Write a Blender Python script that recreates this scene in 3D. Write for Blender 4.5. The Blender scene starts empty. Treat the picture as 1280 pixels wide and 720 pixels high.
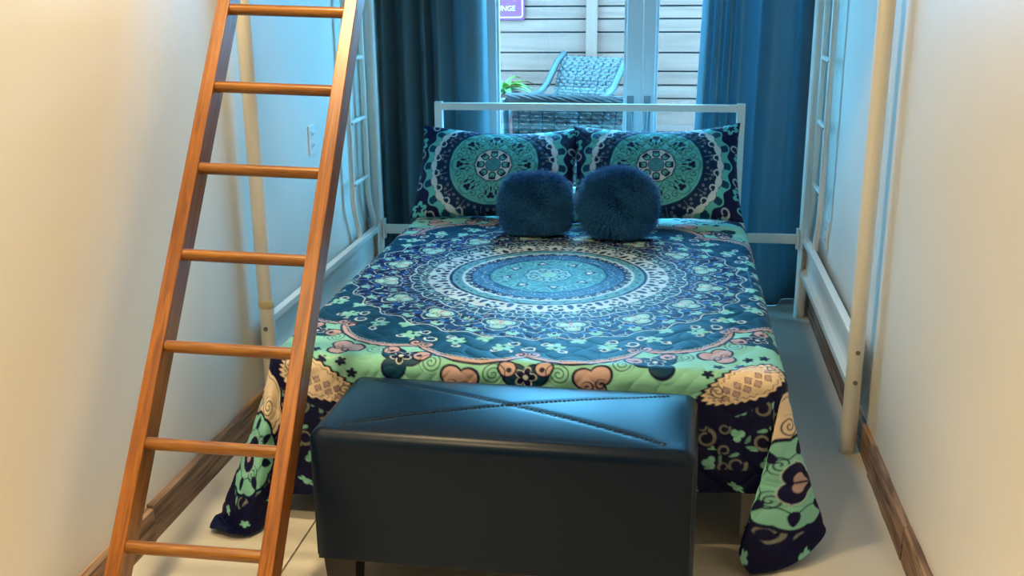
import bpy, bmesh, math, random
import numpy as np
from mathutils import Matrix, Vector
scene = bpy.context.scene
C = scene.collection
PI = math.pi
random.seed(7)
rng = np.random.default_rng(11)

# ------------------------------------------------------------------ camera
CAM_H = 1.5
cam_d = bpy.data.cameras.new('camera'); cam = bpy.data.objects.new('camera', cam_d); C.objects.link(cam)
cam_d.sensor_width = 36.0; cam_d.lens = 1315.93 / 1280 * 36.0; cam_d.clip_start = 0.02
right = Vector((0.98899408, 0.14766349, -0.00928505))
down = Vector((0.0331575, -0.2823614, -0.95873491))
fwd = Vector((-0.14419188, 0.94787527, -0.2841499))
cam.matrix_world = Matrix((( right.x, -down.x, -fwd.x, 0), (right.y, -down.y, -fwd.y, 0), (right.z, -down.z, -fwd.z, CAM_H), (0, 0, 0, 1)))
scene.camera = cam

# ------------------------------------------------------------------ world and exposure
SKY = (0.13, 0.56, 1.0); SKY_STRENGTH = 27.5
LAMP_COL = (1.0, 0.76, 0.41); LAMP_W = 28.5
EXPOSURE = 0.0
world = bpy.data.worlds.new('sky'); scene.world = world; world.use_nodes = True
bg = world.node_tree.nodes['Background']; bg.inputs['Color'].default_value = (*SKY, 1); bg.inputs['Strength'].default_value = SKY_STRENGTH
vs = scene.view_settings
vs.view_transform = 'Standard'; vs.look = 'None'; vs.gamma = 1.0; vs.exposure = EXPOSURE; vs.use_curve_mapping = False
# portal in the door opening: guides sampling of the sky, gives off no light
pl = bpy.data.lights.new('door_portal', 'AREA'); pl.shape = 'RECTANGLE'; pl.size = 1.5; pl.size_y = 2.1
try: pl.cycles.is_portal = True
except Exception: pass
po = bpy.data.objects.new('door_portal', pl); C.objects.link(po); po.location = (-0.155, 5.16, 1.05); po.rotation_euler = (-PI/2, 0, 0)

# ------------------------------------------------------------------ helpers
def lin(r, g, b):
    f = lambda c: (c/255/12.92) if c/255 <= 0.04045 else ((c/255 + 0.055)/1.055)**2.4
    return (f(r), f(g), f(b))
MATS = {}
def mat(name, col, rough=0.5, metal=0.0, spec=0.5, noise=0.0, nscale=20.0, bump=0.0, bscale=200.0, coat=0.0, sheen=0.0, stretch=(1, 1, 1), col2=None):
    if name in MATS: return MATS[name]
    m = bpy.data.materials.new(name); m.use_nodes = True
    nt = m.node_tree; b = nt.nodes['Principled BSDF']
    b.inputs['Base Color'].default_value = (*col, 1); b.inputs['Roughness'].default_value = rough
    b.inputs['Metallic'].default_value = metal; b.inputs['Specular IOR Level'].default_value = spec
    b.inputs['Coat Weight'].default_value = coat; b.inputs['Sheen Weight'].default_value = sheen
    tc = nt.nodes.new('ShaderNodeTexCoord'); mp = nt.nodes.new('ShaderNodeMapping'); mp.inputs['Scale'].default_value = stretch
    nt.links.new(tc.outputs['Object'], mp.inputs['Vector'])
    if noise > 0 or col2:
        n = nt.nodes.new('ShaderNodeTexNoise'); n.inputs['Scale'].default_value = nscale; n.inputs['Detail'].default_value = 4
        nt.links.new(mp.outputs[0], n.inputs['Vector'])
        mx = nt.nodes.new('ShaderNodeMix'); mx.data_type = 'RGBA'
        c2 = col2 if col2 else tuple(c*(1-noise) for c in col)
        mx.inputs[6].default_value = (*col, 1); mx.inputs[7].default_value = (*c2, 1)
        rp = nt.nodes.new('ShaderNodeMapRange'); rp.inputs[1].default_value = 0.35; rp.inputs[2].default_value = 0.65
        nt.links.new(n.outputs['Fac'], rp.inputs[0]); nt.links.new(rp.outputs[0], mx.inputs[0])
        nt.links.new(mx.outputs[2], b.inputs['Base Color'])
    if bump > 0:
        n2 = nt.nodes.new('ShaderNodeTexNoise'); n2.inputs['Scale'].default_value = bscale; n2.inputs['Detail'].default_value = 3
        nt.links.new(mp.outputs[0], n2.inputs['Vector'])
        bp = nt.nodes.new('ShaderNodeBump'); bp.inputs['Strength'].default_value = bump; bp.inputs['Distance'].default_value = 0.004
        nt.links.new(n2.outputs['Fac'], bp.inputs['Height']); nt.links.new(bp.outputs[0], b.inputs['Normal'])
    MATS[name] = m
    return m
def wood_mat(name, c1, c2, rough=0.4, axis=2, scale=9.0, coat=0.0):
    m = bpy.data.materials.new(name); m.use_nodes = True; nt = m.node_tree; b = nt.nodes['Principled BSDF']
    tc = nt.nodes.new('ShaderNodeTexCoord'); mp = nt.nodes.new('ShaderNodeMapping')
    s = [scale*6]*3; s[axis] = scale*0.35; mp.inputs['Scale'].default_value = s
    n = nt.nodes.new('ShaderNodeTexNoise'); n.inputs['Scale'].default_value = 1.6; n.inputs['Detail'].default_value = 7; n.inputs['Distortion'].default_value = 0.8
    cr = nt.nodes.new('ShaderNodeValToRGB'); cr.color_ramp.elements[0].position = 0.35; cr.color_ramp.elements[1].position = 0.68
    cr.color_ramp.elements[0].color = (*c1, 1); cr.color_ramp.elements[1].color = (*c2, 1)
    bp = nt.nodes.new('ShaderNodeBump'); bp.inputs['Strength'].default_value = 0.15; bp.inputs['Distance'].default_value = 0.002
    L = nt.links.new
    oi = nt.nodes.new('ShaderNodeObjectInfo'); ad = nt.nodes.new('ShaderNodeVectorMath'); ad.operation = 'ADD'
    mu = nt.nodes.new('ShaderNodeMath'); mu.operation = 'MULTIPLY'; mu.inputs[1].default_value = 37.0
    L(oi.outputs['Random'], mu.inputs[0]); L(tc.outputs['Object'], mp.inputs['Vector']); L(mp.outputs[0], ad.inputs[0]); L(mu.outputs[0], ad.inputs[1])
    L(ad.outputs[0], n.inputs['Vector']); L(n.outputs['Fac'], cr.inputs[0]); L(cr.outputs[0], b.inputs['Base Color'])
    L(n.outputs['Fac'], bp.inputs['Height']); L(bp.outputs[0], b.inputs['Normal'])
    b.inputs['Roughness'].default_value = rough; b.inputs['Coat Weight'].default_value = coat; b.inputs['Coat Roughness'].default_value = 0.25
    MATS[name] = m; return m

class MB:
    def __init__(s): s.v = []; s.f = []
    def add(s, vs, fs):
        o = len(s.v); s.v += [tuple(p) for p in vs]; s.f += [tuple(i+o for i in q) for q in fs]; return s
    def box(s, x0, x1, y0, y1, z0, z1):
        v = [(x, y, z) for x in (x0, x1) for y in (y0, y1) for z in (z0, z1)]
        return s.add(v, [(0,1,3,2), (4,6,7,5), (0,4,5,1), (2,3,7,6), (0,2,6,4), (1,5,7,3)])
    def tube(s, pts, r, n=12, cap=True, radii=None):
        pts = [Vector(p) for p in pts]; ring = []
        t0 = (pts[1]-pts[0]).normalized(); up = Vector((0,0,1)) if abs(t0.z) < 0.9 else Vector((1,0,0))
        u = t0.cross(up).normalized(); vs = []
        for i, p in enumerate(pts):
            t = (pts[min(i+1, len(pts)-1)] - pts[max(i-1, 0)]).normalized()
            u = (u - t*u.dot(t)).normalized(); w = t.cross(u)
            rr = radii[i] if radii else r
            for k in range(n):
                a = 2*PI*k/n; vs.append(p + u*(rr*math.cos(a)) + w*(rr*math.sin(a)))
        fs = []
        for i in range(len(pts)-1):
            for k in range(n):
                a = i*n+k; b = i*n+(k+1) % n; fs.append((a, b, b+n, a+n))
        if cap: fs += [tuple(range(n-1, -1, -1)), tuple(range((len(pts)-1)*n, len(pts)*n))]
        return s.add(vs, fs)
    def lathe(s, prof, n=24, c=(0,0,0)):
        vs = [(c[0]+r*math.cos(2*PI*k/n), c[1]+r*math.sin(2*PI*k/n), c[2]+z) for r, z in prof for k in range(n)]
        fs = [(i*n+k, i*n+(k+1) % n, (i+1)*n+(k+1) % n, (i+1)*n+k) for i in range(len(prof)-1) for k in range(n)]
        fs += [tuple(range(n-1, -1, -1)), tuple(range((len(prof)-1)*n, len(prof)*n))]
        return s.add(vs, fs)
    def build(s, name, m, parent=None, smooth=False, bevel=0.0, bseg=2, loc=None):
        me = bpy.data.meshes.new(name); me.from_pydata(s.v, [], s.f); me.update()
        bm = bmesh.new(); bm.from_mesh(me)
        bmesh.ops.recalc_face_normals(bm, faces=bm.faces)
        if bevel > 0:
            es = [e for e in bm.edges if len(e.link_faces) == 2 and e.calc_face_angle(0) > 0.6]
            bmesh.ops.bevel(bm, geom=es, offset=bevel, segments=bseg, profile=0.5, affect='EDGES', clamp_overlap=True)
        bm.to_mesh(me); bm.free()
        if smooth:
            for p in me.polygons: p.use_smooth = True
            try: me.set_sharp_from_angle(angle=0.7)
            except Exception: pass
        o = bpy.data.objects.new(name, me); C.objects.link(o); me.materials.append(m)
        if parent: o.parent = parent
        if loc: o.location = loc
        return o
def empty(name, loc=(0,0,0), rot=(0,0,0)):
    o = bpy.data.objects.new(name, None); C.objects.link(o); o.location = loc; o.rotation_euler = rot; o.empty_display_size = 0.1; return o
def tag(o, label, cat, group=None):
    o['label'] = label; o['category'] = cat
    if group: o['group'] = group
    return o
def struct(o, label=None, cat=None):
    o['kind'] = 'structure'
    if label: o['label'] = label
    if cat: o['category'] = cat
    return o
def local(parent, o):      # keep the world place of a child built in world coordinates
    o.parent = parent; o.matrix_parent_inverse = Matrix.Translation(parent.location).inverted(); return o

# ------------------------------------------------------------------ materials
M_wall = mat('wall_paint', lin(236, 230, 220), rough=0.42, spec=0.4, noise=0.02, nscale=3, bump=0.05, bscale=60)
M_ceil = mat('ceiling_paint', lin(240, 238, 232), rough=0.8)
M_floor = mat('concrete_floor', lin(206, 201, 191), rough=0.38, spec=0.4, noise=0.08, nscale=2.2, bump=0.04, bscale=25)
M_joint = mat('floor_joint', lin(120, 112, 98), rough=0.9)
M_white = mat('white_metal', lin(236, 232, 222), rough=0.32, spec=0.5)
M_bolt = mat('steel_bolt', lin(140, 136, 130), rough=0.4, metal=0.5)
M_ladder = wood_mat('ladder_wood', lin(116, 62, 14), lin(162, 98, 28), rough=0.36, axis=2, coat=0.25)
M_rung = wood_mat('rung_wood', lin(112, 64, 12), lin(158, 102, 26), rough=0.32, axis=0, coat=0.3)
M_base = wood_mat('rough_board', lin(98, 72, 54), lin(172, 138, 108), rough=0.75, axis=1, scale=6)
M_leather = mat('navy_leather', lin(4, 24, 46), rough=0.34, spec=0.22, bump=0.06, bscale=420)
M_stitch = mat('navy_stitching', lin(12, 40, 62), rough=0.55)
M_dark = mat('dark_leg', lin(22, 18, 18), rough=0.45)
M_mattress = mat('mattress_ticking', lin(225, 222, 214), rough=0.8)
M_doorw = mat('white_door_paint', lin(222, 226, 228), rough=0.35)
M_handle = mat('brushed_handle', lin(140, 148, 152), rough=0.3, metal=0.3)
M_deck = mat('patio_concrete', lin(110, 100, 92), rough=0.8, noise=0.1)
M_plate = mat('white_plastic', lin(235, 235, 230), rough=0.35)
M_slot = mat('dark_slot', lin(40, 40, 42), rough=0.6)

def cloth_mat(name, attr, rough=0.5, spec=0.16, sheen=0.0):
    m = bpy.data.materials.new(name); m.use_nodes = True; nt = m.node_tree; b = nt.nodes['Principled BSDF']
    a = nt.nodes.new('ShaderNodeAttribute'); a.attribute_name = attr
    n = nt.nodes.new('ShaderNodeTexNoise'); n.inputs['Scale'].default_value = 700
    tc = nt.nodes.new('ShaderNodeTexCoord'); nt.links.new(tc.outputs['Object'], n.inputs['Vector'])
    bp = nt.nodes.new('ShaderNodeBump'); bp.inputs['Strength'].default_value = 0.12; bp.inputs['Distance'].default_value = 0.001
    nt.links.new(n.outputs['Fac'], bp.inputs['Height']); nt.links.new(bp.outputs[0], b.inputs['Normal'])
    nt.links.new(a.outputs['Color'], b.inputs['Base Color'])
    b.inputs['Roughness'].default_value = rough; b.inputs['Specular IOR Level'].default_value = spec; b.inputs['Sheen Weight'].default_value = sheen
    return m
M_print = cloth_mat('printed_cotton', 'print')

def translucent_mat(name, col, col2, trans=0.3, rough=0.5):
    m = bpy.data.materials.new(name); m.use_nodes = True; nt = m.node_tree; b = nt.nodes['Principled BSDF']
    out = nt.nodes['Material Output']; L = nt.links.new
    tc = nt.nodes.new('ShaderNodeTexCoord'); mp = nt.nodes.new('ShaderNodeMapping'); mp.inputs['Scale'].default_value = (260, 260, 90)
    n = nt.nodes.new('ShaderNodeTexNoise'); n.inputs['Scale'].default_value = 1.0; n.inputs['Detail'].default_value = 2
    L(tc.outputs['Object'], mp.inputs[0]); L(mp.outputs[0], n.inputs['Vector'])
    mx = nt.nodes.new('ShaderNodeMix'); mx.data_type = 'RGBA'; mx.inputs[6].default_value = (*col, 1); mx.inputs[7].default_value = (*col2, 1)
    L(n.outputs['Fac'], mx.inputs[0]); L(mx.outputs[2], b.inputs['Base Color'])
    b.inputs['Roughness'].default_value = rough; b.inputs['Sheen Weight'].default_value = 0.2
    t = nt.nodes.new('ShaderNodeBsdfTranslucent'); L(mx.outputs[2], t.inputs['Color'])
    ms = nt.nodes.new('ShaderNodeMixShader'); ms.inputs[0].default_value = trans
    L(b.outputs[0], ms.inputs[1]); L(t.outputs[0], ms.inputs[2]); L(ms.outputs[0], out.inputs['Surface'])
    return m
M_curtain = translucent_mat('curtain_satin', lin(98, 132, 144), lin(120, 154, 164), 0.46, 0.45)

def glass_mat():
    m = bpy.data.materials.new('window_glass'); m.use_nodes = True; nt = m.node_tree; nt.nodes.remove(nt.nodes['Principled BSDF'])
    out = nt.nodes['Material Output']; L = nt.links.new
    t = nt.nodes.new('ShaderNodeBsdfTransparent'); g = nt.nodes.new('ShaderNodeBsdfGlossy'); g.inputs['Roughness'].default_value = 0.02
    t.inputs['Color'].default_value = (0.95, 0.98, 0.98, 1)
    lw = nt.nodes.new('ShaderNodeLayerWeight'); lw.inputs['Blend'].default_value = 0.5
    pw = nt.nodes.new('ShaderNodeMath'); pw.operation = 'POWER'; pw.inputs[1].default_value = 5.0; L(lw.outputs['Facing'], pw.inputs[0])
    fr = nt.nodes.new('ShaderNodeMath'); fr.operation = 'MULTIPLY_ADD'; fr.inputs[1].default_value = 0.6; fr.inputs[2].default_value = 0.04; L(pw.outputs[0], fr.inputs[0])
    ms = nt.nodes.new('ShaderNodeMixShader'); L(fr.outputs[0], ms.inputs[0]); L(t.outputs[0], ms.inputs[1]); L(g.outputs[0], ms.inputs[2]); L(ms.outputs[0], out.inputs['Surface'])
    return m
M_glass = glass_mat()
def emit_mat(name, col, strength):
    m = bpy.data.materials.new(name); m.use_nodes = True; b = m.node_tree.nodes['Principled BSDF']
    b.inputs['Base Color'].default_value = (0.9, 0.9, 0.88, 1); b.inputs['Emission Color'].default_value = (*col, 1); b.inputs['Emission Strength'].default_value = strength
    return m

# ------------------------------------------------------------------ room
XL, XR, YB, YF, ZC = -1.40, 0.66, 5.05, -3.6, 2.75
struct(MB().box(XL-0.12, XL, YF-0.12, YB+0.15, -0.1, ZC).build('wall_left', M_wall))
struct(MB().box(XR, XR+0.12, YF-0.12, YB+0.15, -0.1, ZC).build('wall_right', M_wall))
struct(MB().box(XL, XR, YF-0.12, YF, -0.1, ZC).build('wall_front', M_wall))
DX0, DX1, DZ = -0.935, 0.625, 2.10
struct(MB().box(XL, DX0, YB, YB+0.15, -0.1, ZC).box(DX1, XR, YB, YB+0.15, -0.1, ZC).box(DX0, DX1, YB, YB+0.15, DZ, ZC).build('wall_rear', M_wall))
struct(MB().box(XL-0.12, XR+0.12, YF-0.12, YB+0.15, ZC, ZC+0.1).build('ceiling', M_ceil))
fl = struct(MB().box(XL, XR, YF, YB+0.15, -0.1, -0.004).build('floor', M_joint))
JX = -0.975
for x0, x1 in ((XL, JX-0.003), (JX+0.003, XR)):
    for y0, y1 in ((YF, 0.897), (0.903, YB+0.15)):
        local(fl, MB().box(x0, x1, y0, y1, -0.005, 0.0).build('floor_slab', M_floor))
# rough wooden baseboards, board by board
for side, x, sg, cuts in (('left', XL, 1, [YF, 0.4, 2.44, 3.62, YB]), ('right', XR, -1, [YF, 0.6, 2.33, 2.60, 3.10, YB])):
    root = empty('baseboard_'+side, (x, 1.7, 0)); struct(root)
    hs = [0.104, 0.100, 0.106, 0.103, 0.101]; ts = [0.020, 0.022, 0.019, 0.021, 0.017]
    for i in range(len(cuts)-1):
        n = 8; vs = []
        y0, y1 = cuts[i]+0.0015, cuts[i+1]-0.0015
        for k in range(n+1):
            y = y0+(y1-y0)*k/n; hh = hs[i]+random.uniform(-0.002, 0.002); t = ts[i]+random.uniform(-0.0012, 0.0012)
            vs += [(x, y, 0), (x+sg*t, y, 0), (x+sg*t, y, hh-0.003), (x+sg*(t-0.003), y, hh), (x, y, hh)]
        fs = [(5*k+j, 5*k+(j+1) % 5, 5*k+5+(j+1) % 5, 5*k+5+j) for k in range(n) for j in range(5)] + [(0,1,2,3,4), tuple(5*n+j for j in (4,3,2,1,0))]
        local(root, MB().add(vs, fs).build('board', M_base))
# ceiling lamp of the room (above and behind the camera's place)
def ceiling_lamp(x, y, label):
    root = empty('ceiling_lamp', (x, y, ZC)); tag(root, label, 'lamp', 'ceiling lamps')
    MB().lathe([(0.02, 0), (0.155, 0), (0.16, -0.012), (0.155, -0.03), (0.02, -0.03)], 32).build('base', M_white, root, smooth=True)
    MB().lathe([(0.01, -0.03), (0.14, -0.03), (0.135, -0.055), (0.10, -0.085), (0.01, -0.095)], 32).build('shade', emit_mat('lamp_glass', LAMP_COL, 3.0), root, smooth=True)
    l = bpy.data.lights.new('lamp_light', 'AREA'); l.shape = 'DISK'; l.size = 0.26; l.color = LAMP_COL; l.energy = LAMP_W if y > 1 else LAMP_W*0.8
    l.spread = math.radians(150 if y > 1 else 95)
    lo = bpy.data.objects.new('lamp_light', l); C.objects.link(lo); lo.parent = root; lo.location = (0, 0, -0.11)
ceiling_lamp(-1.02, 2.36, 'round flush ceiling lamp above the wooden ladder')
ceiling_lamp(-0.95, 0.95, 'round flush ceiling lamp nearer the entrance, in front of the ladder')

# ------------------------------------------------------------------ glass doors
jm = MB().box(DX0, DX0+0.03, YB, YB+0.12, 0, DZ).box(DX1-0.03, DX1, YB, YB+0.12, 0, DZ).box(DX0, DX1, YB, YB+0.12, DZ-0.04, DZ).build('trim_1', M_doorw); struct(jm)
struct(MB().box(DX0, DX1, YB, YB+0.14, 0, 0.02).build('trim_2', M_handle))
def door(n, x0, x1, swl, swr, hx, sg):
    y0, y1 = YB+0.02, YB+0.065; z0, z1 = 0.022, DZ-0.045
    root = empty('door_%d' % n, ((x0+x1)/2, y0, z0)); struct(root, 'white framed glass patio door', 'door')
    for nm, b in (('stile', (x0, x0+swl, z0, z1)), ('stile', (x1-swr, x1, z0, z1)), ('bottom_rail', (x0+swl, x1-swr, z0, z0+0.18)), ('top_rail', (x0+swl, x1-swr, z1-0.09, z1))):
        local(root, MB().box(b[0], b[1], y0, y1, b[2], b[3]).build(nm, M_doorw, bevel=0.004))
    a, b2, c, d = x0+swl, x1-swr, z0+0.18, z1-0.09
    bead = MB()
    for q in ((a, a+0.012, c, d), (b2-0.012, b2, c, d), (a+0.012, b2-0.012, c, c+0.012), (a+0.012, b2-0.012, d-0.012, d)):
        bead.box(q[0], q[1], y0+0.010, y1-0.010, q[2], q[3])
    local(root, bead.build('glazing_bead', M_doorw))
    local(root, MB().box(a, b2, y0+0.020, y0+0.026, c, d).build('pane', M_glass))
    h = local(root, MB().box(hx-0.016, hx+0.016, y0-0.008, y0, 0.77, 0.95).build('handle_plate', M_handle, bevel=0.003))
    lev = MB().tube([(hx, y0-0.006, 0.90), (hx, y0-0.045, 0.90), (hx, y0-0.05, 0.892), (hx+sg*0.004, y0-0.05, 0.86), (hx+sg*0.006, y0-0.05, 0.80), (hx+sg*0.014, y0-0.046, 0.79)], 0.008, 10)
    lo = lev.build('handle', M_handle, None, smooth=True); lo.parent = h
door(1, DX0+0.032, -0.1425, 0.068, 0.075, -0.195, 1)
door(2, -0.1395, DX1-0.032, 0.058, 0.075, -0.115, -1)

# ------------------------------------------------------------------ outside: patio, fence, sign, plant, wicker chairs
struct(MB().box(-3.5, 3.0, YB+0.15, 9.0, -0.16, -0.05).build('patio_ground', M_deck), 'grey patio paving outside the glass doors', 'ground')
M_fence = wood_mat('fence_wood', lin(128, 72, 56), lin(148, 86, 68), rough=0.7, axis=0, scale=3)
M_fencep = wood_mat('fence_post_wood', lin(132, 75, 58), lin(150, 88, 70), rough=0.7, axis=2, scale=3)
fence = empty('patio_fence', (-0.5, 7.0, -0.05)); tag(fence, 'pale horizontal plank fence beyond the glass doors', 'fence')
bz = [-0.04, 0.10, 0.22, 0.30, 0.38, 0.504, 0.645, 0.724, 0.81, 0.898, 1.017, 1.146, 1.229, 1.309, 1.435]
for i in range(len(bz)-1):
    for x0, x1 in ((-2.6, -0.526), (-0.522, 1.9)):
        t = random.uniform(-0.002, 0.002)
        local(fence, MB().box(x0, x1, 7.0+t, 7.022+t, bz[i]+0.005, bz[i+1]-0.005).build('board', M_fence, bevel=0.002, bseg=1))
for x in (-2.4, -0.525, 1.3):
    local(fence, MB().box(x-0.036, x+0.036, 6.955, 6.997, -0.05, 1.46).build('batten', M_fencep, bevel=0.003))
local(fence, MB().box(-2.6, 1.9, 7.03, 7.05, -0.05, 1.42).build('backing_rail', M_slot))
# sign
def text_mesh(name, s, size, m, parent, loc, rot):
    cu = bpy.data.curves.new(name, 'FONT'); cu.body = s; cu.size = size; cu.align_x = 'RIGHT'; cu.extrude = 0.0006
    to = bpy.data.objects.new(name, cu); C.objects.link(to)
    dg = bpy.context.evaluated_depsgraph_get(); me = bpy.data.meshes.new_from_object(to.evaluated_get(dg)); bpy.data.objects.remove(to)
    o = bpy.data.objects.new(name, me); C.objects.link(o); me.materials.clear(); me.materials.append(m); o.parent = parent; o.location = loc; o.rotation_euler = rot; return o
def rrect(w, h, r, n=6):
    pts = []
    for cx, cz, a0 in ((w/2-r, h/2-r, 0), (-w/2+r, h/2-r, 90), (-w/2+r, -h/2+r, 180), (w/2-r, -h/2+r, 270)):
        for k in range(n+1):
            a = math.radians(a0+90*k/n); pts.append((cx+r*math.cos(a), cz+r*math.sin(a)))
    return pts
sg = empty('lounge_sign', (-1.133, 6.99, 1.376)); tag(sg, 'purple sign with white border reading lounge, on the fence', 'sign')
M_purple = mat('sign_purple', lin(116, 16, 72), rough=0.5); M_sw = mat('sign_white', lin(200, 180, 176), rough=0.5)
P_ = rrect(0.34, 0.30, 0.012); n = len(P_)
MB().add([(x, 0, z) for x, z in P_]+[(x, -0.012, z) for x, z in P_], [tuple(range(n)), tuple(range(2*n-1, n-1, -1))]+[(k, (k+1) % n, n+(k+1) % n, n+k) for k in range(n)]).build('panel', M_purple, sg)
A_ = rrect(0.322, 0.276, 0.022); B_ = rrect(0.306, 0.260, 0.016)
MB().add([(x, -0.0135, z) for x, z in A_]+[(x, -0.0135, z) for x, z in B_]+[(x, -0.011, z) for x, z in A_]+[(x, -0.011, z) for x, z in B_],
    [q for k in range(n) for q in ((k, (k+1) % n, n+(k+1) % n, n+k), (k, 2*n+k, 2*n+(k+1) % n, (k+1) % n), (n+k, n+(k+1) % n, 3*n+(k+1) % n, 3*n+k))]).build('border', M_sw, sg)
text_mesh('lettering', 'LOUNGE', 0.045, M_sw, sg, (0.112, -0.0135, -0.092), (PI/2, 0, 0))
# potted plant
pp = empty('potted_plant', (-1.065, 6.72, 0.04)); tag(pp, 'bright green leafy plant in a terracotta pot beside the door frame', 'plant')
M_terra = mat('terracotta', lin(140, 62, 48), rough=0.8, noise=0.1); M_leaf = mat('fresh_leaf', lin(84, 120, 30), rough=0.45, noise=0.2, nscale=14)
M_soil = mat('soil', lin(60, 44, 34), rough=0.95)
MB().lathe([(0.10, -0.09), (0.11, -0.07), (0.11, 0.40), (0.13, 0.44), (0.13, 0.47), (0.09, 0.475)], 24).build('plinth', M_plate, pp, smooth=True)
MB().lathe([(0.075, 0.476), (0.10, 0.70), (0.112, 0.70), (0.115, 0.75), (0.102, 0.75), (0.098, 0.72), (0.02, 0.72)], 28).build('pot', M_terra, pp, smooth=True)
MB().lathe([(0.01, 0.715), (0.098, 0.722), (0.05, 0.735), (0.01, 0.738)], 20).build('soil', M_soil, pp, smooth=True)
for k in range(22):
    a = 2*PI*k/22*2.4+random.uniform(-.3, .3); ln = random.uniform(0.17, 0.31); el = random.uniform(0.55, 1.4); wd = random.uniform(0.014, 0.022)
    vs = []; N = 7
    for j in range(N+1):
        u = j/N; hor = ln*math.cos(el)*u + 0.05*u*u; zz = ln*math.sin(el)*u - 0.16*u*u*ln/0.25
        w = wd*math.sin(PI*min(1, 0.08+0.92*u))**0.8 + 0.001
        cx, cy = math.cos(a)*hor, math.sin(a)*hor; px, py = -math.sin(a)*w, math.cos(a)*w
        vs += [(cx+px, cy+py, 0.735+zz+0.3*w), (cx, cy, 0.735+zz-0.002), (cx-px, cy-py, 0.735+zz+0.3*w)]
    fs = [q for j in range(N) for q in ((3*j, 3*j+1, 3*j+4, 3*j+3), (3*j+1, 3*j+2, 3*j+5, 3*j+4))]
    MB().add(vs, fs).build('leaf', M_leaf, pp, smooth=True)
# wicker chairs
M_wick = mat('grey_wicker', lin(82, 68, 64), rough=0.45, noise=0.4, nscale=60); M_wickd = mat('wicker_backing', lin(24, 24, 28), rough=0.7)
M_cframe = mat('chair_frame', lin(56, 52, 54), rough=0.4)
def weave(path, w0, w1, rows, name, parent, waves=17):
    # woven strands across a surface that follows path (y,z); each strand bobs over and under the uprights
    m = MB(); L = [Vector((0, p[0], p[1])) for p in path]
    seg = [0]; 
    for i in range(1, len(L)): seg.append(seg[-1]+(L[i]-L[i-1]).length)
    def at(s):
        for i in range(1, len(L)):
            if s <= seg[i]+1e-9:
                f = (s-seg[i-1])/(seg[i]-seg[i-1]); t = (L[i]-L[i-1]).normalized(); return L[i-1].lerp(L[i], f), t
        return L[-1], (L[-1]-L[-2]).normalized()
    rh = seg[-1]/rows; NX = 40
    for r in range(rows):
        p, t = at((r+0.5)*rh); nrm = Vector((0, -t.z, t.y)); hw = (w0+(w1-w0)*(r+0.5)/rows)/2
        vs = []
        for k in range(NX+1):
            x = -hw+2*hw*k/NX; off = 0.0045*math.sin(PI*waves*k/NX + PI*(r % 2)); tilt = 0.0025*math.sin(2.7*k+r*1.3)
            c = p + nrm*off + Vector((x, 0, 0)) + t*tilt
            vs += [c - t*rh*0.46 + nrm*-0.001, c + nrm*0.003, c + t*rh*0.46 + nrm*-0.001]
        m.add(vs, [q for k in range(NX) for q in ((3*k, 3*k+1, 3*k+4, 3*k+3), (3*k+1, 3*k+2, 3*k+5, 3*k+4))])
    o = m.build(name, M_wick, parent, smooth=True); o['kind'] = 'stuff'
    return o
def uprights(path, w0, w1, parent, k=8):
    m = MB()
    for i in range(k):
        f = -0.5+(i+0.5)/k
        m.tube([(f*(w0+(w1-w0)*j/(len(path)-1)), p[0], p[1]) for j, p in enumerate(path)], 0.004, 6)
    m.build('uprights', M_wickd, parent)['kind'] = 'stuff'
def wicker_chair(loc, rz, label, back, seat, w0, w1, arms):
    root = empty('wicker_chair', loc, (0, 0, rz)); tag(root, label, 'chair', 'wicker patio chairs')
    weave(back, w0, w1, 26, 'back_weave', root); uprights(back, w0, w1, root)
    weave(seat, w0, w0, 22, 'seat_weave', root)
    for s in (-1, 1):
        MB().tube([(s*(w0/2+0.012+(w1-w0)/2*min(1, max(0, j-2)/(len(arms)-3))), a[0], a[1]) for j, a in enumerate(arms)], 0.017, 10).build('side_frame', M_cframe, root, smooth=True)
        for (ya, za, yb) in ((seat[-1][0], seat[-1][1], seat[-1][0]-0.03), (seat[0][0], seat[0][1], seat[0][0]+0.06)):
            MB().tube([(s*(w0/2+0.012), ya, za), (s*(w0/2+0.012), yb, 0.0)], 0.016, 10).build('leg', M_cframe, root, smooth=True)
    return root
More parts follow.
